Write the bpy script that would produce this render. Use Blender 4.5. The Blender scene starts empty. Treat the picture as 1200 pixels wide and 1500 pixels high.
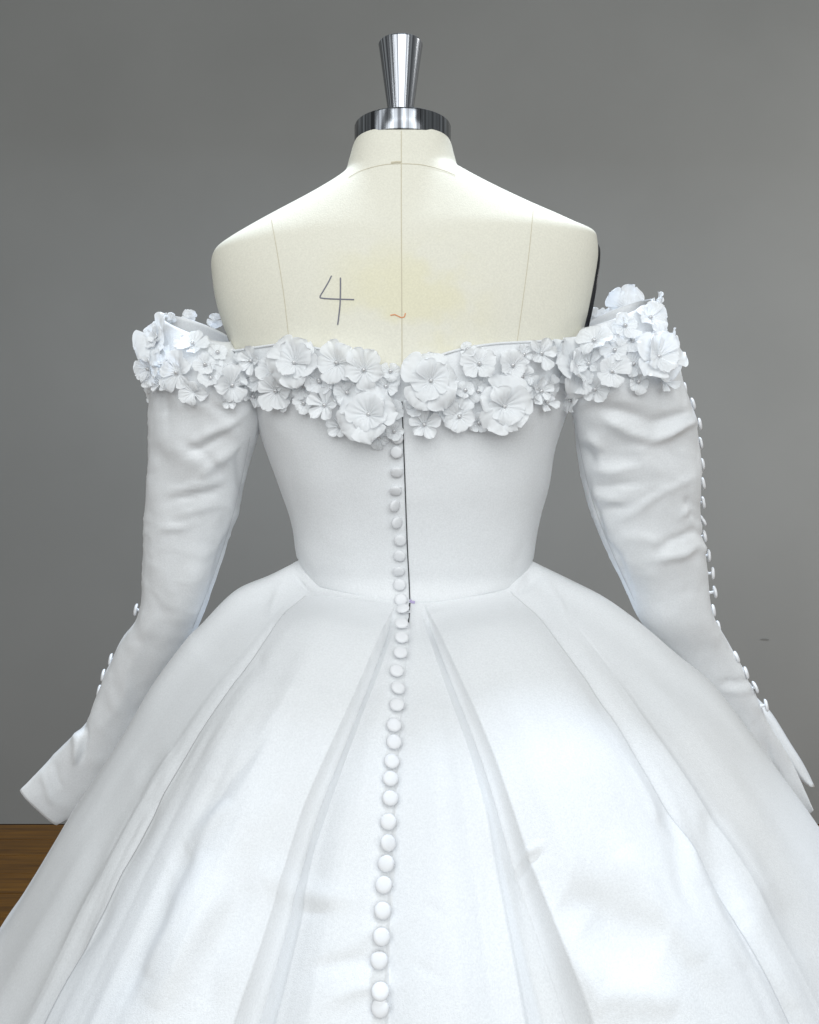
import bpy, bmesh, math, random
import numpy as np
from mathutils import Vector, Matrix, Quaternion
from mathutils.bvhtree import BVHTree
from mathutils import noise as mnoise
random.seed(7); np.random.seed(7)
S = bpy.context.scene
COL = S.collection

# ------------------------------------------------------------------ camera
F, HZ, CD, CZ = 1300.0, 700.0, 0.95, 1.18      # focal length in photo pixels, horizon row, distance to the form's axis, eye height
cam_d = bpy.data.cameras.new('camera'); cam = bpy.data.objects.new('camera', cam_d); COL.objects.link(cam)
cam.location = (0, -CD, CZ); cam.rotation_euler = (math.pi/2, 0, 0)
cam_d.sensor_width = 36; cam_d.sensor_fit = 'AUTO'; cam_d.lens = 36*F/1500
cam_d.shift_y = (HZ-750)/1500; cam_d.clip_start = .02; cam_d.clip_end = 60
S.camera = cam
CAMP = np.array([0, -CD, CZ])
def P(px, py, dep=CD):
    return np.array([(px-600)/F*dep, dep-CD, CZ-(py-HZ)/F*dep])
def proj(p):
    p = np.asarray(p); d = p[..., 1]+CD
    return 600+p[..., 0]/d*F, HZ+(CZ-p[..., 2])/d*F

# ------------------------------------------------------------------ world and lamps
w = bpy.data.worlds.new('World'); S.world = w; w.use_nodes = True
w.node_tree.nodes['Background'].inputs[0].default_value = (.80, .84, .84, 1)
w.node_tree.nodes['Background'].inputs[1].default_value = 0.26
S.view_settings.view_transform = 'Standard'; S.view_settings.look = 'None'
S.view_settings.gamma = 1; S.view_settings.exposure = .15
def area(name, loc, target, sx, sy, power, color):
    l = bpy.data.lights.new(name, 'AREA'); l.shape = 'RECTANGLE'; l.size = sx; l.size_y = sy; l.energy = power; l.color = color
    o = bpy.data.objects.new(name, l); COL.objects.link(o); o.location = loc
    o.rotation_euler = (Vector(target)-Vector(loc)).to_track_quat('-Z', 'Y').to_euler(); return o
area('ceiling_lamp', (.06, .36, 2.75), (.0, -.1, 1.0), .16, .14, 29, (.72, .84, 1.0))
area('ceiling_lamp', (.1, -1.5, 2.8), (.1, 0, 1.1), 1.6, .6, 8, (.95, .98, 1.0))
area('ceiling_lamp', (-1.6, -1.0, 2.8), (0, 0, 1.1), .5, 1.4, 3, (.95, .98, 1.0))
area('room_fill', (.1, -3.2, 2.3), (0, 0, 1.2), 5.0, 2.4, 92, (.96, .99, 1.0))  # added unseen fill panel behind the camera: front light and bright cap reflection
area('wall_lamp', (2.9, .5, 2.0), (2.0, 2.13, .9), 1.0, .4, 26, (1, 1, .98))

# ------------------------------------------------------------------ materials
def mat(name, color, rough=.5, metal=0, **kw):
    m = bpy.data.materials.new(name); m.use_nodes = True
    b = m.node_tree.nodes['Principled BSDF']
    b.inputs['Base Color'].default_value = (*color, 1); b.inputs['Roughness'].default_value = rough; b.inputs['Metallic'].default_value = metal
    for k, v in kw.items(): b.inputs[k.replace('_', ' ')].default_value = v
    return m
def N(m, t, **props):
    n = m.node_tree.nodes.new(t)
    for k, v in props.items(): setattr(n, k, v)
    return n
def bump_noise(m, scale, strength, dist, detail=3, stretch=(1, 1, 1), rough_var=0):
    nt = m.node_tree; b = nt.nodes['Principled BSDF']
    tc = N(m, 'ShaderNodeTexCoord'); mp = N(m, 'ShaderNodeMapping'); mp.inputs['Scale'].default_value = stretch
    nz = N(m, 'ShaderNodeTexNoise'); nz.inputs['Scale'].default_value = scale; nz.inputs['Detail'].default_value = detail
    bp = N(m, 'ShaderNodeBump'); bp.inputs['Strength'].default_value = strength; bp.inputs['Distance'].default_value = dist
    nt.links.new(tc.outputs['Object'], mp.inputs[0]); nt.links.new(mp.outputs[0], nz.inputs['Vector'])
    nt.links.new(nz.outputs['Fac'], bp.inputs['Height'])
    if b.inputs['Normal'].links:
        src = b.inputs['Normal'].links[0].from_socket; nt.links.new(src, bp.inputs['Normal'])
    nt.links.new(bp.outputs[0], b.inputs['Normal'])
    return nz
def color_var(m, scale, c1, c2, detail=4, stretch=(1, 1, 1), lo=.3, hi=.7):
    nt = m.node_tree; b = nt.nodes['Principled BSDF']
    tc = N(m, 'ShaderNodeTexCoord'); mp = N(m, 'ShaderNodeMapping'); mp.inputs['Scale'].default_value = stretch
    nz = N(m, 'ShaderNodeTexNoise'); nz.inputs['Scale'].default_value = scale; nz.inputs['Detail'].default_value = detail
    r = N(m, 'ShaderNodeValToRGB'); r.color_ramp.elements[0].position = lo; r.color_ramp.elements[1].position = hi
    r.color_ramp.elements[0].color = (*c1, 1); r.color_ramp.elements[1].color = (*c2, 1)
    nt.links.new(tc.outputs['Object'], mp.inputs[0]); nt.links.new(mp.outputs[0], nz.inputs['Vector'])
    nt.links.new(nz.outputs['Fac'], r.inputs[0]); nt.links.new(r.outputs[0], b.inputs['Base Color'])
    return r
M = {}
M['satin'] = mat('white_satin', (.77, .785, .80), .47, Sheen_Weight=.15, Sheen_Roughness=.4)
bump_noise(M['satin'], 1200, .4, .0006, 2, (1, 1, 1)); bump_noise(M['satin'], 14, .25, .004, 3)
def threads(m, c, scale, amt):
    nt = m.node_tree; tc = N(m, 'ShaderNodeTexCoord'); nz = N(m, 'ShaderNodeTexNoise'); nz.inputs['Scale'].default_value = scale; nz.inputs['Detail'].default_value = 2
    nt.links.new(tc.outputs['Object'], nz.inputs['Vector']); mr = N(m, 'ShaderNodeMapRange'); mr.inputs[1].default_value = .25; mr.inputs[2].default_value = .75
    mr.inputs[3].default_value = 1-amt; mr.inputs[4].default_value = 1+amt; nt.links.new(nz.outputs['Fac'], mr.inputs[0])
    v = N(m, 'ShaderNodeVectorMath', operation='SCALE'); v.inputs[0].default_value = c; nt.links.new(mr.outputs[0], v.inputs['Scale'])
    nt.links.new(v.outputs[0], nt.nodes['Principled BSDF'].inputs['Base Color'])
threads(M['satin'], (.77, .785, .80), 620, .055)
M['lining'] = mat('white_lining', (.74, .75, .77), .7)
M['petal'] = mat('white_organza_petal', (.95, .965, .975), .5, Sheen_Weight=.2)
bump_noise(M['petal'], 160, .12, .001, 3)
def make_translucent(m, amount):
    nt = m.node_tree; b = nt.nodes['Principled BSDF']; out = nt.nodes['Material Output']
    tr = N(m, 'ShaderNodeBsdfTranslucent'); tr.inputs[0].default_value = (.93, .95, .98, 1)
    mx = N(m, 'ShaderNodeMixShader'); mx.inputs[0].default_value = amount
    nt.links.new(b.outputs[0], mx.inputs[1]); nt.links.new(tr.outputs[0], mx.inputs[2]); nt.links.new(mx.outputs[0], out.inputs[0])
make_translucent(M['petal'], .32)
M['pearl'] = mat('pearl_bead', (.62, .62, .63), .12, .35, Coat_Weight=.8)
M['button'] = mat('covered_button_satin', (.80, .81, .83), .5); bump_noise(M['button'], 700, .15, .0005, 2)
M['seam_white'] = mat('white_seam_shadow', (.60, .61, .62), .8)
M['zip'] = mat('dark_zip_tape', (.03, .032, .035), .7)
M['mark'] = mat('purple_chalk', (.45, .38, .60), .8)
# linen of the dress form, with faint yellow glue stains low on the back
ml = mat('cream_linen', (.72, .69, .56), .85); M['linen'] = ml
nt = ml.node_tree; b = nt.nodes['Principled BSDF']
tc = N(ml, 'ShaderNodeTexCoord'); sep = N(ml, 'ShaderNodeSeparateXYZ'); nt.links.new(tc.outputs['Object'], sep.inputs[0])
nz = N(ml, 'ShaderNodeTexNoise'); nz.inputs['Scale'].default_value = 16; nz.inputs['Detail'].default_value = 4; nt.links.new(tc.outputs['Object'], nz.inputs['Vector'])
def ramp(m, sock, a, c):
    r = N(m, 'ShaderNodeMapRange'); r.interpolation_type = 'SMOOTHSTEP'; r.inputs[1].default_value = a; r.inputs[2].default_value = c
    m.node_tree.links.new(sock, r.inputs[0]); return r.outputs[0]
def mul(m, s1, s2):
    r = N(m, 'ShaderNodeMath', operation='MULTIPLY'); m.node_tree.links.new(s1, r.inputs[0])
    if isinstance(s2, float): r.inputs[1].default_value = s2
    else: m.node_tree.links.new(s2, r.inputs[1])
    return r.outputs[0]
zf = ramp(ml, sep.outputs['Z'], 1.43, 1.37); nf = ramp(ml, nz.outputs['Fac'], .44, .62)
ab = N(ml, 'ShaderNodeMath', operation='ABSOLUTE'); nt.links.new(sep.outputs['X'], ab.inputs[0]); xf = ramp(ml, ab.outputs[0], .10, .03)
fac = mul(ml, mul(ml, zf, nf), mul(ml, xf, .38))
mx = N(ml, 'ShaderNodeMix', data_type='RGBA'); mx.inputs[6].default_value = (.75, .73, .63, 1); mx.inputs[7].default_value = (.74, .69, .41, 1)
nt.links.new(fac, mx.inputs[0])
fib = N(ml, 'ShaderNodeTexNoise'); fib.inputs['Scale'].default_value = 520; fib.inputs['Detail'].default_value = 2; nt.links.new(tc.outputs['Object'], fib.inputs['Vector'])
fr = N(ml, 'ShaderNodeMapRange'); fr.inputs[3].default_value = .89; fr.inputs[4].default_value = 1.10; nt.links.new(fib.outputs['Fac'], fr.inputs[0])
mm = N(ml, 'ShaderNodeVectorMath', operation='SCALE'); nt.links.new(mx.outputs[2], mm.inputs[0]); nt.links.new(fr.outputs[0], mm.inputs['Scale'])
nt.links.new(mm.outputs[0], b.inputs['Base Color'])
bump_noise(ml, 700, .25, .0008, 2)
M['seam'] = mat('seam_thread', (.58, .53, .40), .9)
M['pencil'] = mat('grey_pencil', (.16, .16, .20), .6)
M['orange'] = mat('orange_chalk', (.70, .30, .14), .7)
M['plate'] = mat('black_plastic', (.012, .012, .014), .25)
M['cap'] = mat('polished_steel', (.27, .28, .30), .17, 1.0); bump_noise(M['cap'], 60, .08, .001, 3, (1, 1, .05))
M['knob'] = mat('turned_steel', (.50, .51, .54), .22, 1.0)


M['wall'] = mat('grey_wall_paint', (.27, .27, .258), .8); bump_noise(M['wall'], 380, .12, .001, 2)
color_var(M['wall'], 1.6, (.248, .250, .242), (.276, .278, .270), 4)
M['board'] = mat('orange_wood', (.2, .1, .02), .38)
color_var(M['board'], 7, (.075, .030, .003), (.27, .118, .010), 6, (.5, 9, 1), .25, .75); bump_noise(M['board'], 40, .1, .001, 3, (1, 8, 1))
M['gap'] = mat('dark_subfloor', (.02, .012, .006), .9)

# ------------------------------------------------------------------ helpers
def link(name, me, parent=None, loc=None):
    o = bpy.data.objects.new(name, me); COL.objects.link(o)
    if parent: o.parent = parent
    if loc is not None: o.location = loc
    return o
def mesh_from(name, verts, faces, m, smooth=True):
    me = bpy.data.meshes.new(name); me.from_pydata([tuple(map(float, v)) for v in verts], [], faces)
    if m: me.materials.append(m)
    me.polygons.foreach_set('use_smooth', [smooth]*len(me.polygons)); me.update(); return me
def grid_mesh(name, G, m, closed=True, flip=False):
    """G: rows x cols x 3"""
    r, c = G.shape[:2]; fs = []
    cc = c if closed else c-1
    for i in range(r-1):
        for j in range(cc):
            k = (j+1) % c
            f = (i*c+j, i*c+k, (i+1)*c+k, (i+1)*c+j)
            fs.append(f[::-1] if flip else f)
    return mesh_from(name, G.reshape(-1, 3), fs, m)
def grid_normals(G, closed=True):
    du = (np.roll(G, -1, 1)-np.roll(G, 1, 1)) if closed else np.gradient(G, axis=1)
    dv = np.gradient(G, axis=0)
    n = np.cross(du, dv); L = np.linalg.norm(n, axis=-1, keepdims=True); n = n/np.maximum(L, 1e-9)
    return n
def catmull(A, n):
    """A: k x d control rows -> n rows of a smooth curve through them"""
    A = np.asarray(A, float); k = len(A); out = []
    for u in np.linspace(0, k-1, n):
        i = min(int(u), k-2); t = u-i
        p1, p2 = A[i], A[i+1]; p0 = A[i-1] if i > 0 else 2*p1-p2; p3 = A[i+2] if i+2 < k else 2*p2-p1
        out.append(.5*((2*p1)+(-p0+p2)*t+(2*p0-5*p1+4*p2-p3)*t*t+(-p0+3*p1-3*p2+p3)*t**3))
    return np.array(out)
def spow(v, e): return np.sign(v)*np.abs(v)**e
def strokes(px, py, L):
    """soft ridges (amp > 0) and hollows (amp < 0) along short segments; widths in photo pixels, heights in metres"""
    h = np.zeros_like(px)
    for x1, y1, x2, y2, wd, amp in L:
        dx, dy = x2-x1, y2-y1; l2 = dx*dx+dy*dy+1e-6
        t = np.clip(((px-x1)*dx+(py-y1)*dy)/l2, 0, 1)
        d = np.hypot(px-(x1+t*dx), py-(y1+t*dy))
        fade = np.sin(np.pi*np.clip(t, .02, .98))**.6
        h += amp*(np.exp(-(d/wd)**2) if wd > 15 else .5*np.exp(-(d/wd)**2)+.6*np.exp(-np.sqrt(d*d+1.2)/(wd*.6)))*fade
    return h
def warp(px, py, P3, a, sc=10):
    k = 3; sub = P3[::k, ::k]
    def up(f):
        f = np.repeat(np.repeat(f, k, 0), k, 1)[:px.shape[0], :px.shape[1]]
        for _ in range(5): f = (f+np.roll(f, 1, 0)+np.roll(f, 1, 1)+np.roll(f, -1, 0)+np.roll(f, -1, 1))/5
        return f
    return px+a*up(fbm(sub, sc, 31, 3)), py+a*up(fbm(sub, sc, 57, 3))
def fbm(P3, scale, seed=0, oct=3):
    out = np.zeros(P3.shape[:-1]); flat = P3.reshape(-1, 3)
    v = np.array([mnoise.fractal(Vector((p[0]*scale+seed, p[1]*scale, p[2]*scale)), 1.0, 2.0, oct) for p in flat])
    return v.reshape(out.shape)
def bvh_of(*objs):
    vs, fs, off = [], [], 0
    for o in objs:
        me = o.data
        vs += [tuple(o.matrix_world @ v.co) for v in me.vertices]
        fs += [tuple(i+off for i in p.vertices) for p in me.polygons]; off = len(vs)
    return BVHTree.FromPolygons(vs, fs)
def hit(bvh, px, py):
    d = Vector(P(px, py, 1.0)-CAMP).normalized()
    p, n, i, dist = bvh.ray_cast(Vector(CAMP), d, 5)
    if p is None: return None, None
    if n.dot(d) > 0: n = -n
    return p, n
def ribbon(name, bvh, pts, wpx, m, parent, lift=.0006, n=None):
    """a narrow strip laid along a surface"""
    n = n or max(6, int(sum(math.hypot(pts[i+1][0]-pts[i][0], pts[i+1][1]-pts[i][1]) for i in range(len(pts)-1))/4))
    C = catmull(pts, n); V = []; ok = []
    for k, (x, y) in enumerate(C):
        p, nn = hit(bvh, x, y)
        if p is None: continue
        a = C[min(k+1, n-1)]-C[max(k-1, 0)]; a = a/max(np.hypot(*a), 1e-6)
        tang = Vector((a[0], 0, -a[1])); side = nn.cross(tang).normalized()
        ww = wpx/F*(p.y+CD)/2*(1 if not callable(wpx) else 1)
        up = nn*lift
        V += [p+up-side*ww, p+up*1.6, p+up+side*ww]
    k = len(V)//3; fs = []
    for i in range(k-1):
        for j in range(2): fs.append((i*3+j, i*3+j+1, i*3+j+4, i*3+j+3))
    return link(name, mesh_from(name, V, fs, m), parent)
def lathe(name, prof, m, parent, cx, cy, seg=64, smooth=True):
    V = []; n = len(prof)
    for r, z in prof:
        for k in range(seg):
            a = 2*math.pi*k/seg; V.append((cx+r*math.cos(a), cy+r*math.sin(a), z))
    fs = [(i*seg+j, i*seg+(j+1) % seg, (i+1)*seg+(j+1) % seg, (i+1)*seg+j) for i in range(n-1) for j in range(seg)]
    o = link(name, mesh_from(name, V, fs, m, smooth), parent); return o
def thing(name, label, cat, loc=(0, 0, 0)):
    o = bpy.data.objects.new(name, None); COL.objects.link(o); o.location = loc; o.empty_display_size = .1
    o['label'] = label; o['category'] = cat; return o

# ------------------------------------------------------------------ the setting
def quad(name, pts, m):
    return link(name, mesh_from(name, pts, [tuple(range(len(pts)))], m, False))
WY = CZ*F/(1207-HZ)-CD
wall = quad('wall', [(-4, WY, 0), (4, WY, 0), (4, WY, 3.2), (-4, WY, 3.2)], M['wall'])
bm = bmesh.new(); bmesh.ops.create_cube(bm, size=1)
for v in bm.verts: v.co = Vector((v.co.x*8, WY+.06+v.co.y*.12, 1.6+v.co.z*3.2))
bm.to_mesh(wall.data); bm.free(); wall['kind'] = 'structure'; wall['label'] = 'plain matt grey painted wall behind the dress form'
scuff = mesh_from('scuff', [P(x_, y_, WY+CD-.002) for x_, y_ in ((1113,937),(1117,935.5),(1122,935.5),(1127,936.5),(1126,938),(1120,937.6))], [(0, 1, 2, 3, 4, 5)], mat('wall_scuff', (.18, .18, .172), .9), False)
link('scuff', scuff, wall)
floor = quad('floor', [(-4, -3.5, -.02), (4, -3.5, -.02), (4, WY+.1, -.02), (-4, WY+.1, -.02)], M['gap']); floor['kind'] = 'structure'
floor['label'] = 'glossy orange brown wooden plank floor'
BW, BL = .125, 1.22
bm = bmesh.new(); bmesh.ops.create_cube(bm, size=1)
for v in bm.verts: v.co = Vector((v.co.x*(BL-.003), v.co.y*(BW-.003), v.co.z*.018))
bmesh.ops.bevel(bm, geom=bm.edges[:], offset=.0012, segments=1, affect='EDGES')
pm = bpy.data.meshes.new('plank'); bm.to_mesh(pm); bm.free(); pm.materials.append(M['board'])
row = 0; y = WY-BW/2-.002
while y > -1.2:
    x = -2.9+(row*.47 % 1.2)
    while x < 3.2:
        o = link('plank', pm, floor, (x, y, -.0095+random.uniform(-.0004, .0004))); x += BL
    y -= BW; row += 1

# ------------------------------------------------------------------ dress form
form = thing('dress_form', 'cream linen dress form with steel neck cap and a pencilled 4 on its back', 'dress form', (P(590, 885)[0], 0, 0))
def fpart(o):                                   # keep world placement under the form's empty
    o.location = Vector(o.location)-form.location; return o
R_ = [ # left edge, right edge (photo pixels at the axis), half depth
 ((545,207),(633,207),.034), ((524,211),(655,210),.0470), ((518,217),(661,215),.0495), ((512,238),(666,234),.054), ((505,259),(673,253),.058),
 ((486,276),(692,265),.062), ((450,296),(728,283),.067), ((400,321),(781,308),.074), ((360,343),(822,325),.080),
 ((330,361),(852,339),.0845), ((317,371),(870,345),.087), ((312,386),(873,357),.090), ((313,405),(874,380),.0945), ((318,440),(869,420),.100),
 ((328,475),(860,460),.1045), ((342,510),(849,498),.107), ((355,545),(840,535),.109), ((377,600),(824,600),.107),
 ((396,655),(806,656),.102), ((415,710),(796,712),.097), ((433,762),(782,765),.090), ((443,815),(774,818),.086), ((451,850),(766,852),.086), ((440,920),(778,920),.10)]
RL = np.array([P(*r[0]) for r in R_]); RR = np.array([P(*r[1]) for r in R_]); RB = np.array([r[2] for r in R_])
RALL = np.hstack([RL, RR, RB[:, None]])
def ringdata(q):
    q = np.clip(q, 0, len(R_)-1); i = np.minimum(q.astype(int), len(R_)-2); t = (q-i)[..., None]
    p1, p2 = RALL[i], RALL[i+1]; p0 = np.where(i[..., None] > 0, RALL[np.maximum(i-1, 0)], 2*p1-p2); p3 = np.where((i+2 < len(R_))[..., None], RALL[np.minimum(i+2, len(R_)-1)], 2*p2-p1)
    return .5*((2*p1)+(-p0+p2)*t+(2*p0-5*p1+4*p2-p3)*t*t+(-p0+3*p1-3*p2+p3)*t**3)
def body(psi, q, off=0.0, e=.86):
    """psi: 0 = centre back (towards the camera), + = right"""
    psi = np.asarray(psi, float); q = np.asarray(q, float); psi, q = np.broadcast_arrays(psi, q)
    D = ringdata(q); L, Rr, B = D[..., :3], D[..., 3:6], D[..., 6]
    mid = (L+Rr)/2; hv = (Rr-L)/2; hl = np.linalg.norm(hv, axis=-1, keepdims=True)
    hv = hv*(1+off/hl)
    s = spow(np.sin(psi), e)[..., None]; c = spow(np.cos(psi), e)
    p = mid+hv*s
    p = p.copy(); p[..., 1] -= (B+off)*c
    return p
NP = 128
PSI = np.linspace(-math.pi, math.pi, NP, endpoint=False)
Q = np.linspace(0, len(R_)-1, 150)
G = body(PSI[None, :], Q[:, None])
G[Q > 17.2] = body(PSI[None, :], Q[Q > 17.2][:, None], -.006)
Gs = G.copy()
for _ in range(60): Gs[1:-1] = (Gs[:-2]+2*Gs[1:-1]+Gs[2:])/4
wq = (np.clip((Q-4)/1.5, 0, 1)*np.clip((16-Q)/2, 0, 1))[:, None]*np.clip(np.cos(PSI)*1.6, 0, 1)[None]
G = G*(1-wq[..., None])+Gs*wq[..., None]
torso = fpart(link('torso', grid_mesh('torso', G, M['linen'], flip=True), form))
bpy.context.view_layer.update()
bT = bvh_of(torso)
AX = P(590, 200)[0]
ribbon_parts = [
 ('seam', [(588,192),(588,300),(588.5,400),(589,505),(589,540)], 1.2, M['seam']),
 ('seam', [(398,322),(408,380),(417,440),(426,520)], .9, M['seam']),
 ('seam', [(781,309),(775,370),(766,440),(757,505)], .9, M['seam']),
 ('seam', [(511,260),(530,250),(560,242),(588,240),(620,242),(650,250),(667,257)], 1.1, M['seam']),
]
for nm, pts, wd, m in ribbon_parts: fpart(ribbon(nm, bT, pts, wd, m, form, .0003))
four = fpart(ribbon('pencil_mark', bT, [(486,404),(481,414),(474,426),(469,435),(473,437),(486,438),(502,438.5),(519,439)], 1.9, M['pencil'], form, .0004))
four['label'] = 'hand-drawn figure 4 in grey pencil'
b2 = ribbon('stroke', bT, [(499,407),(499,425),(498.5,445),(497,460),(495,476)], 1.9, M['pencil'], four, .0006)
mk = fpart(ribbon('chalk_mark', bT, [(572,462),(580,461),(586,465),(592,465),(594,459)], 1.7, M['orange'], form, .0004))
lb = fpart(ribbon('neck_tab', bT, [(573,238.5),(581,237.5),(588,237.6)], 3, M['seam'], form, .0005))
# steel cap and knob
zr = lambda py: CZ-(py-HZ)/F*CD
z0, z1 = zr(216), zr(184)
capr = .0515
prof = [(0, z0+.004), (capr-.004, z0+.004), (capr-.0036, z0), (capr-.0008, z0), (capr, z0+.0008), (capr, z1-.003), (capr-.0008, z1-.0012), (capr-.003, z1), (.03, z1+.0012), (.019, z1+.0022), (.0, z1+.0024)]
cap = fpart(lathe('neck_cap', prof, M['cap'], form, AX, 0, 96))
zt = zr(64); KX = P(587, 150)[0]
prof = [(0, z1), (.0215, z1+.0018), (.0205, z1+.0045), (.0165, z1+.0065), (.0140, z1+.010), (.0138, z1+.016), (.0232, zt-.004), (.0237, zt-.0015), (.0230, zt), (.020, zt+.0005), (0, zt+.001)]
k = fpart(lathe('knob', prof, M['knob'], form, KX, 0, 96))
for o in (cap, k):
    for p in o.data.polygons: p.use_smooth = True
    md = o.modifiers.new('edge', 'EDGE_SPLIT'); md.split_angle = math.radians(28)
kn = M['knob']; nt = kn.node_tree
tc = N(kn, 'ShaderNodeTexCoord'); sp = N(kn, 'ShaderNodeSeparateXYZ'); nt.links.new(tc.outputs['Object'], sp.inputs[0])
sb_ = N(kn, 'ShaderNodeMath', operation='SUBTRACT'); sb_.inputs[1].default_value = float(KX); nt.links.new(sp.outputs[0], sb_.inputs[0])
at = N(kn, 'ShaderNodeMath', operation='ARCTAN2'); nt.links.new(sp.outputs[1], at.inputs[0]); nt.links.new(sb_.outputs[0], at.inputs[1])
nz = N(kn, 'ShaderNodeTexNoise', noise_dimensions='1D'); nz.inputs['Scale'].default_value = 9; nz.inputs['Detail'].default_value = 4; nt.links.new(at.outputs[0], nz.inputs['W'])
rp = N(kn, 'ShaderNodeValToRGB'); rp.color_ramp.elements[0].position = .4; rp.color_ramp.elements[1].position = .62
rp.color_ramp.elements[0].color = (.16, .165, .18, 1); rp.color_ramp.elements[1].color = (.66, .68, .72, 1)
nt.links.new(nz.outputs['Fac'], rp.inputs[0]); nt.links.new(rp.outputs[0], nt.nodes['Principled BSDF'].inputs['Base Color'])
kn = M['cap']; nt = kn.node_tree
tc = N(kn, 'ShaderNodeTexCoord'); sp = N(kn, 'ShaderNodeSeparateXYZ'); nt.links.new(tc.outputs['Object'], sp.inputs[0])
sb_ = N(kn, 'ShaderNodeMath', operation='SUBTRACT'); sb_.inputs[1].default_value = float(AX); nt.links.new(sp.outputs[0], sb_.inputs[0])
at = N(kn, 'ShaderNodeMath', operation='ARCTAN2'); nt.links.new(sp.outputs[1], at.inputs[0]); nt.links.new(sb_.outputs[0], at.inputs[1])
nz = N(kn, 'ShaderNodeTexNoise', noise_dimensions='1D'); nz.inputs['Scale'].default_value = 7; nz.inputs['Detail'].default_value = 3; nt.links.new(at.outputs[0], nz.inputs['W'])
rp = N(kn, 'ShaderNodeValToRGB'); rp.color_ramp.elements[0].position = .38; rp.color_ramp.elements[1].position = .62
rp.color_ramp.elements[0].color = (.08, .083, .09, 1); rp.color_ramp.elements[1].color = (.42, .44, .47, 1)
nt.links.new(nz.outputs['Fac'], rp.inputs[0]); nt.links.new(rp.outputs[0], nt.nodes['Principled BSDF'].inputs['Base Color'])
# arm plates
def arm_plate(top, bot, out, sgn):
    a, c = P(*top), P(*bot); mid = (a+c)/2; ax = (a-c); hl = np.linalg.norm(ax)/2; ax /= 2*hl
    nrm = np.cross(ax, [0, 1, 0])*sgn; nrm /= np.linalg.norm(nrm)
    if nrm[0]*sgn < 0: nrm = -nrm
    mid = mid+nrm*out+np.array([0, .012, 0]); V = []; seg = 48
    for rr, hh in ((1, -.010), (1, .0015), (.97, .003), (.9, .0036), (.0, .0046)):
        for k in range(seg):
            t = 2*math.pi*k/seg
            V.append(mid+ax*hl*rr*math.cos(t)+np.array([0, 1, 0])*.040*rr*math.sin(t)+nrm*hh)
    fs = [(i*seg+j, i*seg+(j+1) % seg, (i+1)*seg+(j+1) % seg, (i+1)*seg+j) for i in range(4) for j in range(seg)]
    return fpart(link('arm_plate', mesh_from('arm_plate', V, fs, M['plate']), form))
arm_plate((313, 382), (347, 520), -.0006, -1)
arm_plate((875, 354), (846, 520), .0004, 1)

# ------------------------------------------------------------------ the gown
gown = thing('wedding_dress', 'white satin ball gown with off-shoulder flower neckline, long sleeves and covered buttons down the back', 'wedding dress')

def solve_q(psi, fx, q0, q1, off):
    """level q where the body's column psi crosses the photo curve py = fx(px)"""
    lo, hi = np.full_like(psi, q0), np.full_like(psi, q1)
    for _ in range(40):
        md = (lo+hi)/2; px, py = proj(body(psi, md, off)); above = py < fx(px)
        lo = np.where(above, md, lo); hi = np.where(above, hi, md)
    return (lo+hi)/2
neck = np.array([(300,500),(345,514),(375,509),(420,503),(470,511),(520,524),(560,538),(588,548),(615,533),(650,518),(690,508),(730,503),(790,500),(850,499),(900,495)], float)
waistc = np.array([(400,800),(440,822),(452,846),(464,860),(500,869),(545,878),(590,885),(640,884),(690,876),(745,864),(765,846),(780,822),(820,800)], float)
fneck = lambda x: np.interp(x, neck[:, 0], neck[:, 1]); fwaist = lambda x: np.interp(x, waistc[:, 0], waistc[:, 1])
NB = 256
PB = np.linspace(-math.pi, math.pi, NB, endpoint=False)
near = np.cos(PB) > 0
OFF = .0045
qt = np.where(near, solve_q(PB, fneck, 12, 19, OFF), 14.6); qw = np.where(near, solve_q(PB, fwaist, 19, 22.9, OFF-.001), 21.3)
def smooth_c(a, n, k=3):
    for _ in range(n): a = (np.roll(a, 1)+a*k+np.roll(a, -1))/(k+2)
    return a
qt = smooth_c(qt, 6); qw = smooth_c(qw, 10)
NV = 90; v = np.linspace(0, 1, NV)[:, None]
Qb = qt[None, :]*(1-v)+qw[None, :]*v
G = body(PB[None, :], Qb, OFF)
nr = grid_normals(G); 
if nr[40, NB//2][1] > 0: nr = -nr
px, py = proj(G)
h = strokes(px, py, [(500,700,560,860,40,-.0012),(640,700,700,850,60,.0008),(440,790,470,850,14,.0012),(770,790,750,850,12,-.0012),
  (785,575,815,600,9,-.0022),(790,600,822,590,7,.0018),(380,605,420,640,12,.001),(600,600,603,880,6,.0006),(400,640,440,800,18,-.0008)])
h += .0008*fbm(G, 16, 3); h[-1] -= .0016; h[-2] -= .0006
h *= (np.cos(PB) > -.2)[None, :]
G = G+nr*h[..., None]
bodice = link('bodice', grid_mesh('bodice', G, M['satin'], flip=True), gown)
# ---- skirt
tabL = np.array([(0,0),(.029,.0146),(.066,.031),(.102,.066),(.117,.080),(.146,.117),(.175,.161),(.205,.205),(.234,.245),(.259,.285),(.292,.336),(.321,.38),(.385,.50),(.46,.66),(.53,.82),(.58,.97),(.59,1.03)])
tabR = np.array([(0,0),(.038,.018),(.0745,.0365),(.111,.062),(.1476,.091),(.184,.120),(.22,.164),(.257,.212),(.286,.252),(.308,.285),(.335,.33),(.365,.385),(.415,.49),(.48,.65),(.54,.82),(.59,.97),(.60,1.03)])
def arcpar(T):
    Tc = catmull(T, 400); s = np.concatenate([[0], np.cumsum(np.hypot(*np.diff(Tc, axis=0).T))]); return Tc, s
def sst(x, a, c): t = np.clip((x-a)/(c-a), 0, 1); return t*t*(3-2*t)
TL, sL = arcpar(tabL); TR, sR = arcpar(tabR)
NT = 300
tt = np.concatenate([np.linspace(0, .62, 230), np.linspace(.62, 1.18, 50)[1:]]); NT = len(tt)
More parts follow.
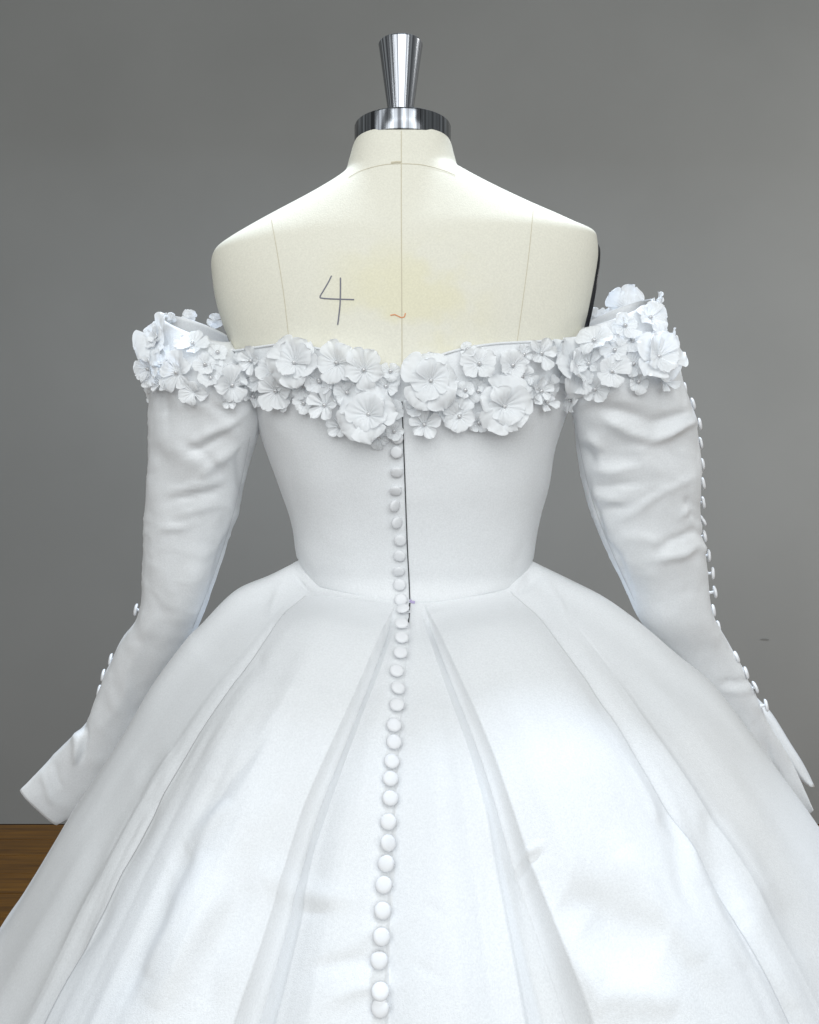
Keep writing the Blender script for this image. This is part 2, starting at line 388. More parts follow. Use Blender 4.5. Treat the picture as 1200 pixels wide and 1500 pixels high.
def skirt_base(psi, T):
    psi, T = np.broadcast_arrays(psi, T)
    pm_ = (psi+math.pi) % (2*math.pi)-math.pi
    q = np.interp(pm_, np.append(PB, math.pi), np.append(qw, qw[0]))
    W0 = body(psi, q, OFF-.0006)
    wr = (1+np.sin(psi))/2
    dr = np.interp(T, sL, TL[:, 0])*(1-wr)+np.interp(T, sR, TR[:, 0])*wr
    dz = np.interp(T, sL, TL[:, 1])*(1-wr)+np.interp(T, sR, TR[:, 1])*wr
    dr = dr*(1-sst(dr, .03, .28)*(.052*(1-wr)+.027*wr))
    p = W0.copy(); p[..., 0] += dr*np.sin(psi); p[..., 1] -= dr*np.cos(psi); p[..., 2] -= dz
    p[..., 2] = np.maximum(p[..., 2], .012)
    return p
LINES = [  # fold lines in the photograph, left to right (x as a function of y)
 [(400,800),(446,845),(430,868),(400,905),(352,960),(300,1030),(245,1110),(200,1180),(160,1250),(120,1330),(70,1430),(30,1520)],   # inner soft fold of the left side
 [(500,830),(462,858),(425,900),(350,1010),(300,1085),(245,1180),(215,1240),(185,1300),(138,1400),(95,1490),(80,1530)],            # A
 [(588,860),(578,890),(549,960),(520,1030),(485,1110),(450,1190),(425,1270),(405,1340),(380,1420),(352,1500),(345,1530)],            # B
 [(590,860),(582,905),(562,965),(540,1020),(510,1100),(480,1180),(452,1260),(440,1340),(420,1420),(398,1500),(390,1530)],            # B'
 [(599,860),(599,915),(594,980),(590,1030),(583,1100),(577,1190),(572,1280),(568,1380),(566,1500),(566,1530)],                      # placket edge
 [(608,860),(617,900),(640,965),(664,1030),(690,1100),(712,1180),(724,1250),(742,1340),(757,1420),(772,1500),(778,1530)],            # C'
 [(612,860),(625,895),(655,965),(686,1035),(716,1110),(745,1200),(765,1265),(792,1340),(820,1420),(850,1500),(862,1530)],            # C
 [(700,830),(748,866),(782,905),(850,1000),(905,1080),(955,1170),(1010,1260),(1062,1350),(1108,1440),(1140,1505),(1155,1535)],      # D
 [(745,830),(784,858),(830,900),(880,960),(935,1040),(990,1120),(1050,1210),(1100,1290),(1150,1380),(1195,1460),(1230,1530)],       # soft fold of the right side
]
PD = np.linspace(-1.5, 1.5, 900)
KN = np.zeros((NT, len(LINES))); 
for i, T in enumerate(tt):
    px, py = proj(skirt_base(PD, np.full_like(PD, T)))
    for k_, ln in enumerate(LINES):
        ln = np.array(ln, float); 
        if T > .40 and i > 0 and np.median(py[350:550]) > 1560: KN[i, k_] = KN[i-1, k_]; continue
        x = np.interp(py, ln[:, 1], ln[:, 0]); d = px-x
        z = np.where((d[:-1] < 0) & (d[1:] >= 0))[0]
        if len(z) == 0: KN[i, k_] = KN[i-1, k_] if i else 0; continue
        z = z[len(z)//2] if k_ in (2,3,4,5,6) else (z[-1] if k_ < 2 else z[0])
        KN[i, k_] = PD[z]-d[z]*(PD[z+1]-PD[z])/(d[z+1]-d[z])
for _ in range(30):                      # smooth the fold lines and keep them in order
    KN[1:-1] = (KN[:-2]+2*KN[1:-1]+KN[2:])/4
for k_ in range(1, len(LINES)): KN[:, k_] = np.maximum(KN[:, k_], KN[:, k_-1]+.006)
EPS = .0014
segs = [40, 26, 60, 12, 36, 36, 14, 60, 26, 40]
cols = []; hs = []
def sst(x, a, c): t = np.clip((x-a)/(c-a), 0, 1); return t*t*(3-2*t)
g = sst(tt, 0, .06)*(.55+2.0*tt)            # pleats open on the way down
# height of the cloth just left and just right of every fold line, in metres
HL = [0, -.006, .009, -.003, .0004, -.001, -.019, .009, 0]
HR = [0, .010, -.019, -.001, -.0018, -.003, .011, -.006, 0]
edges = [np.full(NT, -math.pi)]+[KN[:, k_] for k_ in range(len(LINES))]+[np.full(NT, math.pi)]
NF = 90
for k_, n in enumerate(segs):
    a = edges[k_]+(EPS if k_ > 0 else 0); c = edges[k_+1]-(EPS if k_ < len(segs)-1 else 0)
    n = NF if k_ in (0, len(segs)-1) else n
    ha = 0 if k_ == 0 else HR[k_-1]; hc = 0 if k_ == len(segs)-1 else HL[k_]
    for j in range(n+1 if k_ < len(segs)-1 else n):
        s = j/n; ps = a*(1-s)+c*s
        if k_ in (0, len(segs)-1):      # round the sides and the front
            d_edge = (c-ps) if k_ == 0 else (ps-a); hh = (hc if k_ == 0 else ha)*np.exp(-d_edge/.12)
            hh = hh+.010*np.sin(d_edge*9)*np.exp(-((d_edge-.5)/.6)**2)*0+.009*sst(d_edge, .5, 1.2)*np.sin(ps*11)
        else:
            hh = ha*(1-s)+hc*s
            bulge = {1: .003, 2: .011, 4: .004, 5: .004, 7: .011, 8: .003}.get(k_, -.001)
            hh = hh+bulge*math.sin(math.pi*s)
        cols.append(ps); hs.append(hh*g)
PS = np.array(cols).T; HH = np.array(hs).T
B0 = skirt_base(PS, tt[:, None])
nr = np.stack([np.sin(PS)*.75, -np.cos(PS)*.75, np.full_like(PS, .66)], -1)
px, py = proj(B0)
front = (np.cos(PS) > -.3)
ST = [ # soft creases and hollows of the satin
 (395,1325,520,1300,22,.005),(415,1345,490,1330,14,-.003),(520,1380,580,1330,14,.003),(450,1440,560,1400,16,-.004),(470,1480,575,1440,14,.004),
 (740,1258,770,1250,7,.003),(735,1272,772,1262,7,-.005),(690,1160,720,1260,14,.003),
 (800,1335,960,1400,34,-.012),(840,1380,930,1440,30,-.007),(760,1300,870,1500,20,.006),(880,1270,1010,1420,26,.009),(860,1455,960,1500,30,.006),
 (915,1130,940,1215,14,.004),(940,1140,1000,1330,16,-.004),(960,1130,1040,1300,18,.006),(1040,1180,1100,1330,18,-.008),(1080,1180,1160,1340,18,.006),
 (1010,1250,1090,1420,16,.005),(1030,1230,1120,1420,14,-.006),(1100,1340,1180,1480,16,.006),(1130,1290,1200,1400,14,-.006),
 (850,960,900,1050,16,.003),(870,1000,880,1060,16,-.004),(900,1050,960,1140,16,-.003),
 (215,1170,130,1330,20,.008),(240,1160,180,1290,16,-.007),(190,1300,60,1480,16,-.006),(120,1290,20,1460,22,.006),(260,1090,200,1200,16,.006),
 (380,1000,330,1120,30,.004),(400,1110,330,1210,14,-.005),(360,1200,290,1260,16,.006),(350,1150,270,1290,18,-.006),(330,1260,240,1440,24,.008),(300,1250,200,1470,16,-.007),
 (390,1260,310,1480,18,-.006),(360,1300,250,1490,20,.007),(420,1180,360,1330,26,.004),(470,960,430,1040,18,.003),(385,960,400,1000,12,-.003),
 (440,960,400,1060,22,-.003),(650,930,700,1010,22,.002),(780,940,860,1040,20,.003),
 (610,1310,650,1350,5,-.0012),(600,1400,650,1440,5,-.0012),(620,1000,640,1300,24,.002),(530,1120,480,1290,24,.002),(700,940,760,1060,22,-.002),
 (620,905,660,895,5,.0025),(434,826,462,860,4,.010),(426,836,450,868,4.5,-.010),(415,850,395,905,7,.006),(748,864,782,828,4,.010),(760,870,792,842,4.5,-.010),(800,850,830,905,7,.006)]
wx, wy = warp(px, py, B0, 30); wk = sst(py, 930, 1080); wx = px+(wx-px)*wk; wy = py+(wy-py)*wk
HH2 = strokes(wx, wy, ST)*.48
fb = fbm(B0[::3, ::3], 7, 11, 2); fb = np.repeat(np.repeat(fb, 3, 0), 3, 1)[:B0.shape[0], :B0.shape[1]]
for _ in range(6): fb = (fb+np.roll(fb, 1, 0)+np.roll(fb, 1, 1)+np.roll(fb, -1, 0)+np.roll(fb, -1, 1))/5
fold = np.array([[mnoise.fractal(Vector((a*7.0, T*1.6, 3.1)), 1.0, 2.0, 3) for a in PS[i, ::4]] for i, T in enumerate(tt)])
fold = np.array([np.interp(np.arange(PS.shape[1]), np.arange(0, PS.shape[1], 4), f) for f in fold])
fine = np.array([[mnoise.fractal(Vector((a*22.0, T*4.5, 8.1)), 1.0, 2.0, 2) for a in PS[i, ::3]] for i, T in enumerate(tt)])
fine = np.array([np.interp(np.arange(PS.shape[1]), np.arange(0, PS.shape[1], 3), f) for f in fine])
HT = HH+(HH2+(.0055*fold+.0007*fine)*sst(tt, .04, .35)[:, None]+.0018*fb*sst(tt, .03, .25)[:, None])*1.0
G = B0+nr*HT[..., None]
psm = (PS[0]+math.pi) % (2*math.pi)-math.pi; q0_ = np.interp(psm, np.append(PB, math.pi), np.append(qw, qw[0]))
G = np.concatenate([body(PS[0], q0_-.25, OFF-.004)[None], G], 0)
skirt = link('skirt', grid_mesh('skirt', G, M['satin'], flip=True), gown)

# ---- sleeves
def sleeve(rings, ST, name='sleeve', rows=170, cols_=112, nz_seed=0, tw=1.0):
    A = np.array([[*P(*L, dL), *P(*Rr, dR), b_, zt_] for L, Rr, dL, dR, b_, zt_ in rings])
    C = catmull(A, rows); ph = np.linspace(-math.pi, math.pi, cols_, endpoint=False)
    L, Rr, b_, zt_ = C[:, :3], C[:, 3:6], C[:, 6], C[:, 7]
    mid = ((L+Rr)/2)[:, None, :]; hv = ((Rr-L)/2)[:, None, :]
    G = mid+hv*spow(np.sin(ph), .9)[None, :, None]
    G[..., 1] -= b_[:, None]*spow(np.cos(ph), .9)[None]; G[..., 2] -= zt_[:, None]*np.cos(ph)[None]
    n = grid_normals(G)
    if n[60, cols_//2][1] > 0: n = -n
    px, py = proj(G); vis = (np.cos(ph) > -.1)[None]
    wx, wy = warp(px, py, G, 12, 20); h = strokes(wx, wy, [(a, b2_, c, d, w_*.8, m_) for a, b2_, c, d, w_, m_ in ST])*vis
    f2 = fbm(G*np.array([1, 1, .6]), 22, nz_seed, 3)
    rg = 1-np.abs(fbm(G*np.array([1.2, .6, 2.2])+G[..., [2, 0, 0]]*np.array([.9, 0, 0]), 16, nz_seed+40, 2))*2.2
    rg = np.clip(rg, 0, 1)**4; up_ = 1-sst(np.arange(rows)/rows, .42, .62)*.75
    h = .78*h+.0009*(rg*up_[:, None])*vis+.0022*f2*sst(np.arange(rows)/rows, .05, .2)[:, None]
    G = G+n*h[..., None]
    return link(name, grid_mesh(name, G, M['satin'], flip=True), gown)
SLL = [((240,462),(338,500),.95,.92,.036,.010), ((228,512),(358,535),.95,.91,.050,.008), ((222,562),(374,580),.95,.91,.052,.0),
 ((219,620),(380,622),.955,.92,.050,0), ((221,680),(363,682),.96,.94,.047,0), ((214,750),(347,752),.97,.96,.043,0), ((213,800),(329,806),.98,.97,.040,0),
 ((211,850),(312,857),.99,.98,.038,0), ((204,898),(296,905),1.0,1.0,.036,0), ((182,935),(277,947),1.02,1.02,.034,0), ((159,980),(252,1000),1.04,1.05,.032,0),
 ((142,1020),(230,1045),1.05,1.07,.030,0), ((126,1056),(206,1095),1.06,1.08,.027,0), ((92,1090),(176,1140),1.07,1.09,.024,0), ((60,1124),(135,1180),1.07,1.09,.014,0), ((30,1157),(84,1208),1.07,1.09,.006,0)]
STL = [(240,600,290,690,26,.007),(225,560,260,640,18,-.005),(275,665,345,620,10,-.008),(280,650,365,600,9,.006),(285,700,360,640,10,.006),(270,640,330,690,10,-.004),
 (240,735,330,715,8,-.006),(245,725,330,700,7,.006),(235,780,290,770,8,.004),(262,755,330,745,8,.0035),(355,640,352,760,5,-.004),(342,760,300,890,6,-.005),
 (295,580,350,610,10,-.005),(260,590,340,590,9,.004),(300,800,270,880,24,.003),(225,900,150,1080,18,.003),(126,1060,118,1115,5,-.009),(112,1075,108,1120,7,.007),(70,1120,90,1160,7,-.004),(55,1130,75,1180,7,.004),(340,730,335,810,10,.004)]
slv_l = sleeve(SLL, STL, nz_seed=5)
SLR = [((853,480),(952,438),.91,.95,.045,.009), ((842,530),(974,495),.91,.95,.050,.004), ((831,578),(993,550),.91,.95,.052,0), ((839,612),(1014,604),.92,.955,.050,0),
 ((846,660),(1022,655),.94,.96,.047,0), ((856,710),(1024,705),.95,.96,.045,0), ((874,768),(1022,752),.96,.97,.042,0), ((897,820),(1029,800),.97,.98,.040,0),
 ((918,866),(1035,850),.99,.99,.038,0), ((941,912),(1042,900),1.0,1.0,.036,0), ((972,955),(1065,940),1.03,1.02,.033,0), ((1003,1005),(1090,982),1.05,1.03,.030,0),
 ((1038,1052),(1112,1030),1.07,1.04,.026,0), ((1070,1098),(1130,1066),1.08,1.05,.020,0), ((1103,1145),(1155,1108),1.09,1.06,.014,0), ((1138,1178),(1176,1150),1.09,1.06,.009,0), ((1176,1194),(1191,1186),1.09,1.06,.004,0)]
STR = [(870,600,960,620,12,-.009),(880,618,960,640,9,.008),(955,640,1018,612,9,.010),(950,622,1010,600,8,-.007),(850,640,880,660,9,.007),(845,655,875,680,8,-.006),
 (865,690,940,680,10,.005),(870,710,940,705,8,-.005),(870,720,920,735,7,.005),(880,745,930,738,7,-.005),(900,770,1015,700,8,.004),(960,805,1035,780,7,-.006),(960,820,1035,800,7,.007),
 (900,790,990,800,10,.003),(860,700,930,880,6,-.005),(1010,735,1020,770,7,-.006),(1000,760,1022,752,6,.005),(1060,1000,1100,990,5,-.005),(1055,1010,1100,1008,5,.004),
 (1090,1060,1140,1130,5,.004),(1120,1080,1150,1150,5,-.004),(840,590,900,580,9,.006),(930,640,960,700,18,.004)]
slv_r = sleeve(SLR, STR, nz_seed=9)
# loose flap of the open right cuff, hanging behind the sleeve end
E1 = catmull([(1108,1022),(1130,1045),(1155,1085),(1178,1122),(1193,1153)], 24); E2 = catmull([(1100,1040),(1118,1062),(1142,1105),(1166,1138),(1186,1152)], 24)
Gf = np.zeros((24, 9, 3))
for i in range(24):
    for j in range(9):
        s = j/8; e = E2[i]*(1-s)+E1[i]*s; Gf[i, j] = P(e[0], e[1], 1.075-.012*math.sin(math.pi*s)+.006*math.sin(i*.35)*(s-.5))
flap = link('cuff_flap', grid_mesh('cuff_flap', Gf, M['satin'], closed=False, flip=True), slv_r)
for o, th in ((bodice, .0012), (skirt, .0012), (slv_l, .0012), (slv_r, .0012), (flap, .0015)):
    md = o.modifiers.new('cloth_thickness', 'SOLIDIFY'); md.thickness = th; md.offset = -1 if o is not flap else 0

def sleeve_seam(slv, pts):
    bv = bvh_of(slv); o = ribbon('seam', bv, pts, 1.3, M['seam_white'], slv, .0004); return o
# far half of the neckline band, passing over the arm openings to the front
def band(name, pts, hpx, th=.0012):
    """pts: (px, py_top, depth); a standing strip of folded satin"""
    C = catmull(pts, 40); G = np.zeros((4, 40, 3))
    for i, (x, y_, d) in enumerate(C):
        G[0, i] = P(x, y_+hpx, d); G[1, i] = P(x, y_+hpx*.5, d-.001); G[2, i] = P(x, y_+1.5, d-.0008); G[3, i] = P(x, y_, d)
    o = link(name, grid_mesh(name, G, M['satin'], closed=False), gown)
    md = o.modifiers.new('cloth_thickness', 'SOLIDIFY'); md.thickness = th; md.offset = 0; return o
bpy.context.view_layer.update()
sleeve_seam(slv_l, [(366,640),(356,690),(342,750),(322,815),(298,880),(282,920)]); sleeve_seam(slv_r, [(846,635),(857,690),(874,750),(900,815),(930,880)])
bS = bvh_of(skirt); bB = bvh_of(bodice); bAll = bvh_of(bodice, slv_l, slv_r, skirt)
# rolled edge along the back neckline
def tube(name, pts, r, m, parent, seg=8):
    V = []; n = len(pts)
    for i, p in enumerate(pts):
        a = np.array(pts[min(i+1, n-1)])-np.array(pts[max(i-1, 0)]); a = Vector(a).normalized(); u = a.orthogonal().normalized(); w_ = a.cross(u)
        for k in range(seg):
            t = 2*math.pi*k/seg; V.append(Vector(p)+u*r*math.cos(t)+w_*r*math.sin(t))
    fs = [(i*seg+j, i*seg+(j+1) % seg, (i+1)*seg+(j+1) % seg, (i+1)*seg+j) for i in range(n-1) for j in range(seg)]
    return link(name, mesh_from(name, V, fs, m), parent)
qe = qt[near]; pe = PB[near]
tube('neckline_edge', [body(a, q_, OFF+.0004) for a, q_ in zip(pe, qe)], .0013, M['satin'], bodice)

# zip gap and chalk trace
ribbon('zip', bAll, [(589,588),(591,640),(594,720),(597,800),(599.5,850),(600.5,878)], 1.6, M['zip'], gown, .0009)
ribbon('zip', bAll, [(600.5,884),(599,900),(598,914)], 2.2, M['zip'], gown, .0012)
ribbon('chalk_trace', bAll, [(601,879),(604,882),(608,883)], 4, M['mark'], gown, .0012)

# ---- covered buttons
def button_meshes():
    prof = [(0, .20), (.35, .19), (.62, .155), (.80, .10), (.93, .01), (1.0, -.12), (.96, -.24), (.82, -.30), (0, -.31)]
    seg = 28; V = []; n = len(prof)
    for r, z in prof:
        for k in range(seg): a = 2*math.pi*k/seg; V.append((r*math.cos(a), r*math.sin(a), z))
    fs = [(i*seg+j, i*seg+(j+1) % seg, (i+1)*seg+(j+1) % seg, (i+1)*seg+j) for i in range(n-1) for j in range(seg)]
    bmesh_ = mesh_from('button', V, fs, M['button'])
    V = []; seg = 10
    for r, z in [(.30, -.3), (.22, -.5), (.24, -.8), (.34, -1.0)]:
        for k in range(seg): a = 2*math.pi*k/seg; V.append((r*math.cos(a), r*math.sin(a), z))
    fs = [(i*seg+j, i*seg+(j+1) % seg, (i+1)*seg+(j+1) % seg, (i+1)*seg+j) for i in range(3) for j in range(seg)]
    sh = mesh_from('shank', V, fs, M['button'])
    # elastic loop reaching sideways round the shank
    V = []; seg = 6; pts = []
    for k in range(13): a = math.pi*(-.75+1.5*k/12); pts.append(Vector((-.35*math.cos(a)*-1*.9-.25, .55*math.sin(a), -.62)))
    pts = [Vector((1.02, -.10, -.95))]+[Vector((.55*math.cos(a)*-1+.05, .42*math.sin(a), -.6)) for a in np.linspace(-2.2, 2.2, 11)]+[Vector((1.02, .10, -.95))]
    n = len(pts)
    for i, p in enumerate(pts):
        a = (pts[min(i+1, n-1)]-pts[max(i-1, 0)]).normalized(); u = a.orthogonal().normalized(); w_ = a.cross(u)
        for k in range(seg): t = 2*math.pi*k/seg; V.append(p+u*.09*math.cos(t)+w_*.09*math.sin(t))
    fs = [(i*seg+j, i*seg+(j+1) % seg, (i+1)*seg+(j+1) % seg, (i+1)*seg+j) for i in range(n-1) for j in range(seg)]
    lp = mesh_from('loop', V, fs, M['button'])
    return bmesh_, sh, lp
BM, SM, LM = button_meshes()
def put_button(p, n, r, xdir=Vector((1, 0, 0)), loop=True):
    z = n.normalized(); x = (xdir-z*xdir.dot(z)).normalized(); y_ = z.cross(x)
    R3 = Matrix((x, y_, z)).transposed().to_4x4()
    o = link('button', BM, gown); o.matrix_local = Matrix.Translation(p) @ R3 @ Matrix.Diagonal((r, r, r, 1))
    s = link('shank', SM, o)
    if loop: l = link('loop', LM, o)
    return o
BT = [(582,641),(581,662),(581,692),(580,719),(580,740),(583,765),(587,791),(586,814),(585,837),(586,857),(588,878),(590,898),(588,920),(587,940),(585,961),(580,987),(582,1012),(580,1037),
 (576,1066),(576,1091),(573,1119),(571,1144),(571,1172),(568,1206),(569,1237),(565,1267),(562,1298),(561,1336),(559,1372),(557,1408),(557,1450),(557,1477)]
TILT = {1: (0, .0), 2: (0, .55), 3: (0, .75), 4: (.9, .2), 5: (.75, .2), 6: (.1, .2), 7: (0, .3), 8: (.1, .6), 9: (0, .2), 16: (.25, .1), 24: (.35, 0), 30: (0, .45)}
for i, (x, y_) in enumerate(BT):
    p, n = hit(bAll, x, y_)
    dep = p.y+CD
    r = 9.0/F*.86 if y_ < 890 else (9.9+3.7*(y_-890)/590)/F*dep*1.0
    if y_ > 1300: r *= .98
    tx, ty = TILT.get(i, (random.uniform(-.12, .12), random.uniform(-.1, .15)))
    toc = (Vector(CAMP)-p).normalized()
    nn = (n*.75+toc*.25).normalized() if y_ > 900 else n
    nn = (nn+Vector((tx, 0, -ty if y_ < 900 else ty))).normalized()
    put_button(p+n*r*(.72 if y_ < 890 else .92), nn, r)
def edge_dir(tab, y_):  # outward direction of a sleeve's outer edge
    pass
RBt = [(993,547,0),(1001,569,0),(1013,591,.1),(1023,621,0),(1024,649,0),(1027,680,0),(1028,708,0),(1028,736,0),(1027,762,.5),(1030,785,0),(1036,814,0),(1042,840,0),(1045,867,0),(1043,894,0),(1050,918,0),(1077,962,.3),(1091,985,.3),(1104,1006,.3),(1120,1033,0)]
for x, y_, tl in RBt:
    d = np.interp(y_, [540, 850, 1030], [.945, .985, 1.03]); p = Vector(P(x+3.5, y_, d)); r = 9.3/F*d
    nn = Vector((1, -.28+random.uniform(-.1, .1), .12+tl+random.uniform(-.1, .1))).normalized(); put_button(p, nn, r, Vector((0, 0, 1)), False)
for x, y_ in [(198,893),(207,876),(158,966),(150,989),(141,1012)]:
    d = np.interp(y_, [870, 1010], [1.0, 1.05]); hid = y_ in (876, 1012, 966)
    p = Vector(P(x+(3 if hid else 0), y_, d+(.012 if hid else .0))); r = 9.3/F*d
    nn = Vector((-1, -.25, .2)).normalized(); put_button(p, nn, r, Vector((0, 0, 1)), False)

# ---- fabric flowers with pearl centres
def petal_mesh(kind, seed):
    rnd = random.Random(seed*17+len(kind)); nr_, nc = 15, 23; V = []
    Wd = {'round': .50, 'ribbed': .44, 'pod': .33}[kind]; ribs = {'round': 4.5, 'ribbed': 3.5, 'pod': 2.0}[kind]
    amp = {'round': .013, 'ribbed': .019, 'pod': .05}[kind]
    ph = rnd.uniform(0, 6); curl = rnd.uniform(-.30, .12) if kind != 'pod' else .1; lean = rnd.uniform(-.12, .12)
    notch = rnd.uniform(.0, .10); cup = rnd.uniform(.05, .30) if kind != 'pod' else .5; side = rnd.uniform(-.16, .16)
    for i in range(nr_):
        r = i/(nr_-1); rr = r**.92
        wd = .03+Wd*(min(1, r/.64)**.95)*math.sqrt(max(0, 1-max(0, (r-.60)/.405)**2.2))
        for j in range(nc):
            t = (j/(nc-1))*2-1; y_ = wd*t; edge = r**3
            x = rr*(1-.06*t*t*edge)-notch*math.exp(-(t/.4)**2)*edge+.014*math.sin(7*t+ph)*edge
            z = .05+.24*math.sin(math.pi*.62*r)+curl*max(0, r-.45)**2*3
            z += cup*t*t*wd*1.2*(.5+.5*r)+side*t*edge
            z += amp*math.cos(ribs*math.pi*t+ph*.1)*math.sin(math.pi*min(1, r**.75))*(1-.6*r)
            z += .035*math.sin(3.6*t+ph)*edge+.016*math.sin(8.5*t+ph*2)*edge
            V.append((x, y_+lean*r*r, z))
    fs = [(i*nc+j, i*nc+j+1, (i+1)*nc+j+1, (i+1)*nc+j) for i in range(nr_-1) for j in range(nc-1)]
    return mesh_from('petal', V, fs, M['petal'])
PET = {k: [petal_mesh(k, s) for s in range(9)] for k in ('round', 'ribbed', 'pod')}
# throat: small fluted cup in the middle of a flower
V = []; seg = 40
for r, z in ((.0, .06), (.10, .065), (.20, .10), (.30, .145)):
    for k in range(seg): a = 2*math.pi*k/seg; q_ = 1+.10*math.cos(a*10)*(r/.3); V.append((r*q_*math.cos(a), r*q_*math.sin(a), z+.03*math.cos(a*10)*(r/.3)))
fs = [(i*seg+j, i*seg+(j+1) % seg, (i+1)*seg+(j+1) % seg, (i+1)*seg+j) for i in range(3) for j in range(seg)]
THROAT = mesh_from('flower', V, fs, M['petal'])
bm = bmesh.new(); bmesh.ops.create_uvsphere(bm, u_segments=16, v_segments=10, radius=1); PEARL = bpy.data.meshes.new('pearl'); bm.to_mesh(PEARL); bm.free()
PEARL.polygons.foreach_set('use_smooth', [True]*len(PEARL.polygons)); PEARL.materials.append(M['pearl'])
def flower(p, n, R, kind='small', spin=None, rnd=random, pearl=True, npet=5):
    z = n.normalized(); x = z.orthogonal().normalized(); y_ = z.cross(x)
    R3 = Matrix((x, y_, z)).transposed().to_4x4(); spin = rnd.uniform(0, 6.28) if spin is None else spin
    o = link('flower', THROAT, gown); o.matrix_local = Matrix.Translation(p) @ R3 @ Matrix.Rotation(spin, 4, 'Z') @ Matrix.Diagonal((R, R, R, 1))
    def layer(kd, n_, sc, tilt, z0, off):
        for k in range(n_):
            a = off+2*math.pi*k/n_+rnd.uniform(-.16, .16); q_ = link('petal', rnd.choice(PET[kd]), o)
            s = sc*rnd.uniform(.84, 1.10)
            q_.matrix_local = Matrix.Translation((0, 0, z0+(k % 2)*.045)) @ Matrix.Rotation(a, 4, 'Z') @ Matrix.Rotation(-(tilt*.7-.06+rnd.uniform(-.14, .22)), 4, 'Y') @ Matrix.Rotation(rnd.uniform(-.1, .1), 4, 'X') @ Matrix.Diagonal((s, s*rnd.uniform(.92, 1.08), s, 1))
    if kind == 'large': layer('round', npet, 1.0, .10, 0, 0); layer('ribbed', 5, .74, .24, .08, .6)
    elif kind == 'double': layer('round', npet, 1.0, .22, 0, 0); layer('round', 5, .66, .50, .10, .6); layer('ribbed', 3, .42, .8, .14, .2)
    elif kind == 'small': layer('ribbed', npet, 1.0, .20, 0, 0)
    elif kind == 'pod': layer('pod', npet, 1.0, .16, 0, 0)
    elif kind == 'flat': layer('ribbed', npet, 1.0, .04, -.04, 0)
    if pearl:
        q_ = link('pearl', PEARL, o); s = .0021/R; q_.matrix_local = Matrix.Translation((0, 0, .16+s*.6)) @ Matrix.Diagonal((s, s, s, 1))
    return o
FL = [ # px, py, radius px, kind, lift mm
 (264,546,33,'flat',.5),(284,509,28,'flat',1),(302,536,18,'flat',2),(338,565,30,'small',1),(336,588,15,'pod',1),(318,520,16,'flat',1),(365,583,22,'small',1),(351,534,17,'small',2),
 (375,528,25,'pod',3),(409,572,30,'small',2),(437,533,45,'large',4),(496,533,34,'small',3),(535,543,32,'small',5),(448,591,17,'small',2),(480,594,28,'pod',4),
 (510,575,22,'small',0),(566,567,24,'small',1),(572,545,17,'round1',3),(543,608,46,'large',7),(578,632,16,'small',1),(470,560,24,'small',0),(400,540,24,'small',0),
 (630,560,46,'large',6),(612,592,22,'small',0),(700,535,29,'small',4),(680,573,15,'small',4),(684,514,15,'small',1),(748,536,26,'small',2),(788,519,26,'pod',3),
 (716,570,22,'small',1),(732,596,46,'large',6),(621,622,28,'pod',3),(671,610,28,'small',2),(650,595,20,'small',0),(788,572,22,'pod',2),(829,538,48,'large',6),(797,592,18,'pod',1),(760,560,20,'small',0),
 (874,503,27,'small',4),(912,479,22,'small',2),(945,470,28,'small',4),(952,528,46,'large',7),(894,547,28,'small',3),(900,515,24,'small',0),(858,560,22,'small',0),(925,500,22,'small',0),
]
rf = random.Random(21)
def toward(p): return (Vector(CAMP)-p).normalized()
for x, y_, rp, kd, lift in FL:
    p, n = hit(bAll, x, y_)
    if p is None or p.y > .2: print('miss', x, y_); continue
    R = rp/F*(p.y+CD); 
    if kd == 'round1': kd = 'small'
    nn = (n*.8+toward(p)*.35+Vector((rf.uniform(-.16, .16), 0, rf.uniform(.0, .34)))).normalized()
    if kd == 'flat': nn = n
    flower(p+n*(lift*.001+.0008), nn, R, kd, rnd=rf)
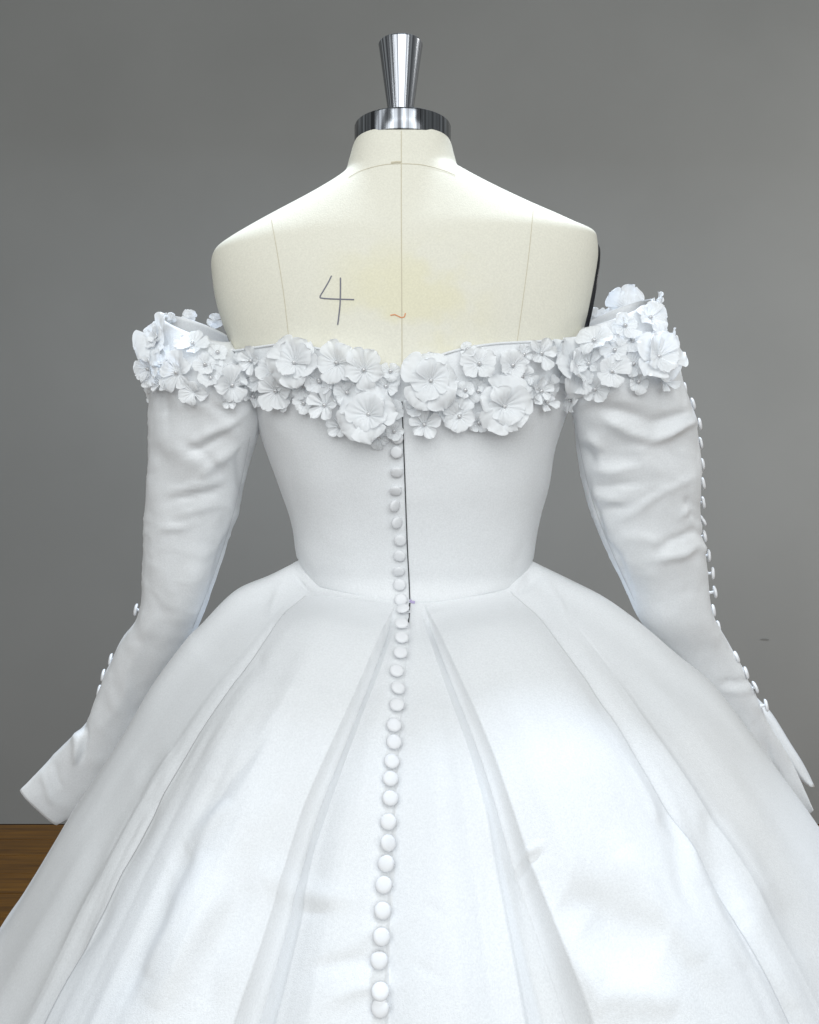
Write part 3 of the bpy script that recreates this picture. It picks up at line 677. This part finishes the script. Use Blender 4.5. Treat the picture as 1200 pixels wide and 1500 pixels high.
# flowers at the outer shoulders, turned away or edge-on
def placed(x, y_, dep, rp, n, kd, pearl=True, npet=5, spin=None):
    return flower(Vector(P(x, y_, dep)), Vector(n), rp/F*dep, kd, rnd=rf, pearl=pearl, npet=npet, spin=spin)
ex = random.Random(5)
for x, y_, rr_ in [(250,525,16),(285,575,20),(310,556,20),(325,545,16),(240,560,17),(352,560,17),(384,558,18),(420,590,14),(455,520,15),(520,510,13),(840,585,18),(865,535,18),(872,570,18),(905,495,16),(932,560,18),(970,560,20),(925,535,20),(967,500,20),(815,515,16),(765,520,14),(610,540,16),(660,600,16),(700,620,16),(500,625,18),(555,640,16)]:
    p, n = hit(bAll, x, y_)
    if p is None or p.y > .2: continue
    flower(p+n*.001, (n+Vector((0, 0, .15))).normalized(), rr_*1.15/F*(p.y+CD), ex.choice(['small', 'flat', 'small', 'pod']), rnd=ex, pearl=ex.random() < .6)
for k_ in range(22):
    t = k_/21; x = 385+t*440; y_ = float(np.interp(x, [385, 470, 550, 588, 640, 740, 825], [562, 575, 595, 590, 590, 570, 560]))+ex.uniform(-22, 20)
    p, n = hit(bAll, x, y_)
    if p is None or p.y > .2 or abs(x-590) < 14: continue
    flower(p+n*.0004, n, ex.uniform(18, 25)/F*(p.y+CD), ex.choice(['small', 'flat']), rnd=ex, pearl=ex.random() < .4)
placed(236, 498, .895, 38, (-.55, -.8, .15), 'double')
placed(222, 540, .90, 30, (-.6, -.75, -.15), 'large')
placed(228, 575, .93, 20, (-.8, -.5, -.3), 'small')
placed(275, 466, 1.0, 14, (-.1, 1, .3), 'small', False)
placed(314, 470, 1.0, 13, (-.1, 1, .3), 'small', False)
placed(250, 470, .96, 13, (-.5, .6, .4), 'small', False)
placed(918, 450, 1.0, 34, (.1, 1, .15), 'large', False)
placed(874, 466, 1.0, 17, (.0, 1, .2), 'small', False)
placed(890, 464, 1.0, 14, (.0, 1, .2), 'small', False)
placed(958, 447, .97, 20, (1, .05, .1), 'large', False)
placed(964, 485, .94, 26, (.9, -.35, .3), 'small')
placed(976, 507, .95, 26, (.95, -.2, .1), 'small')
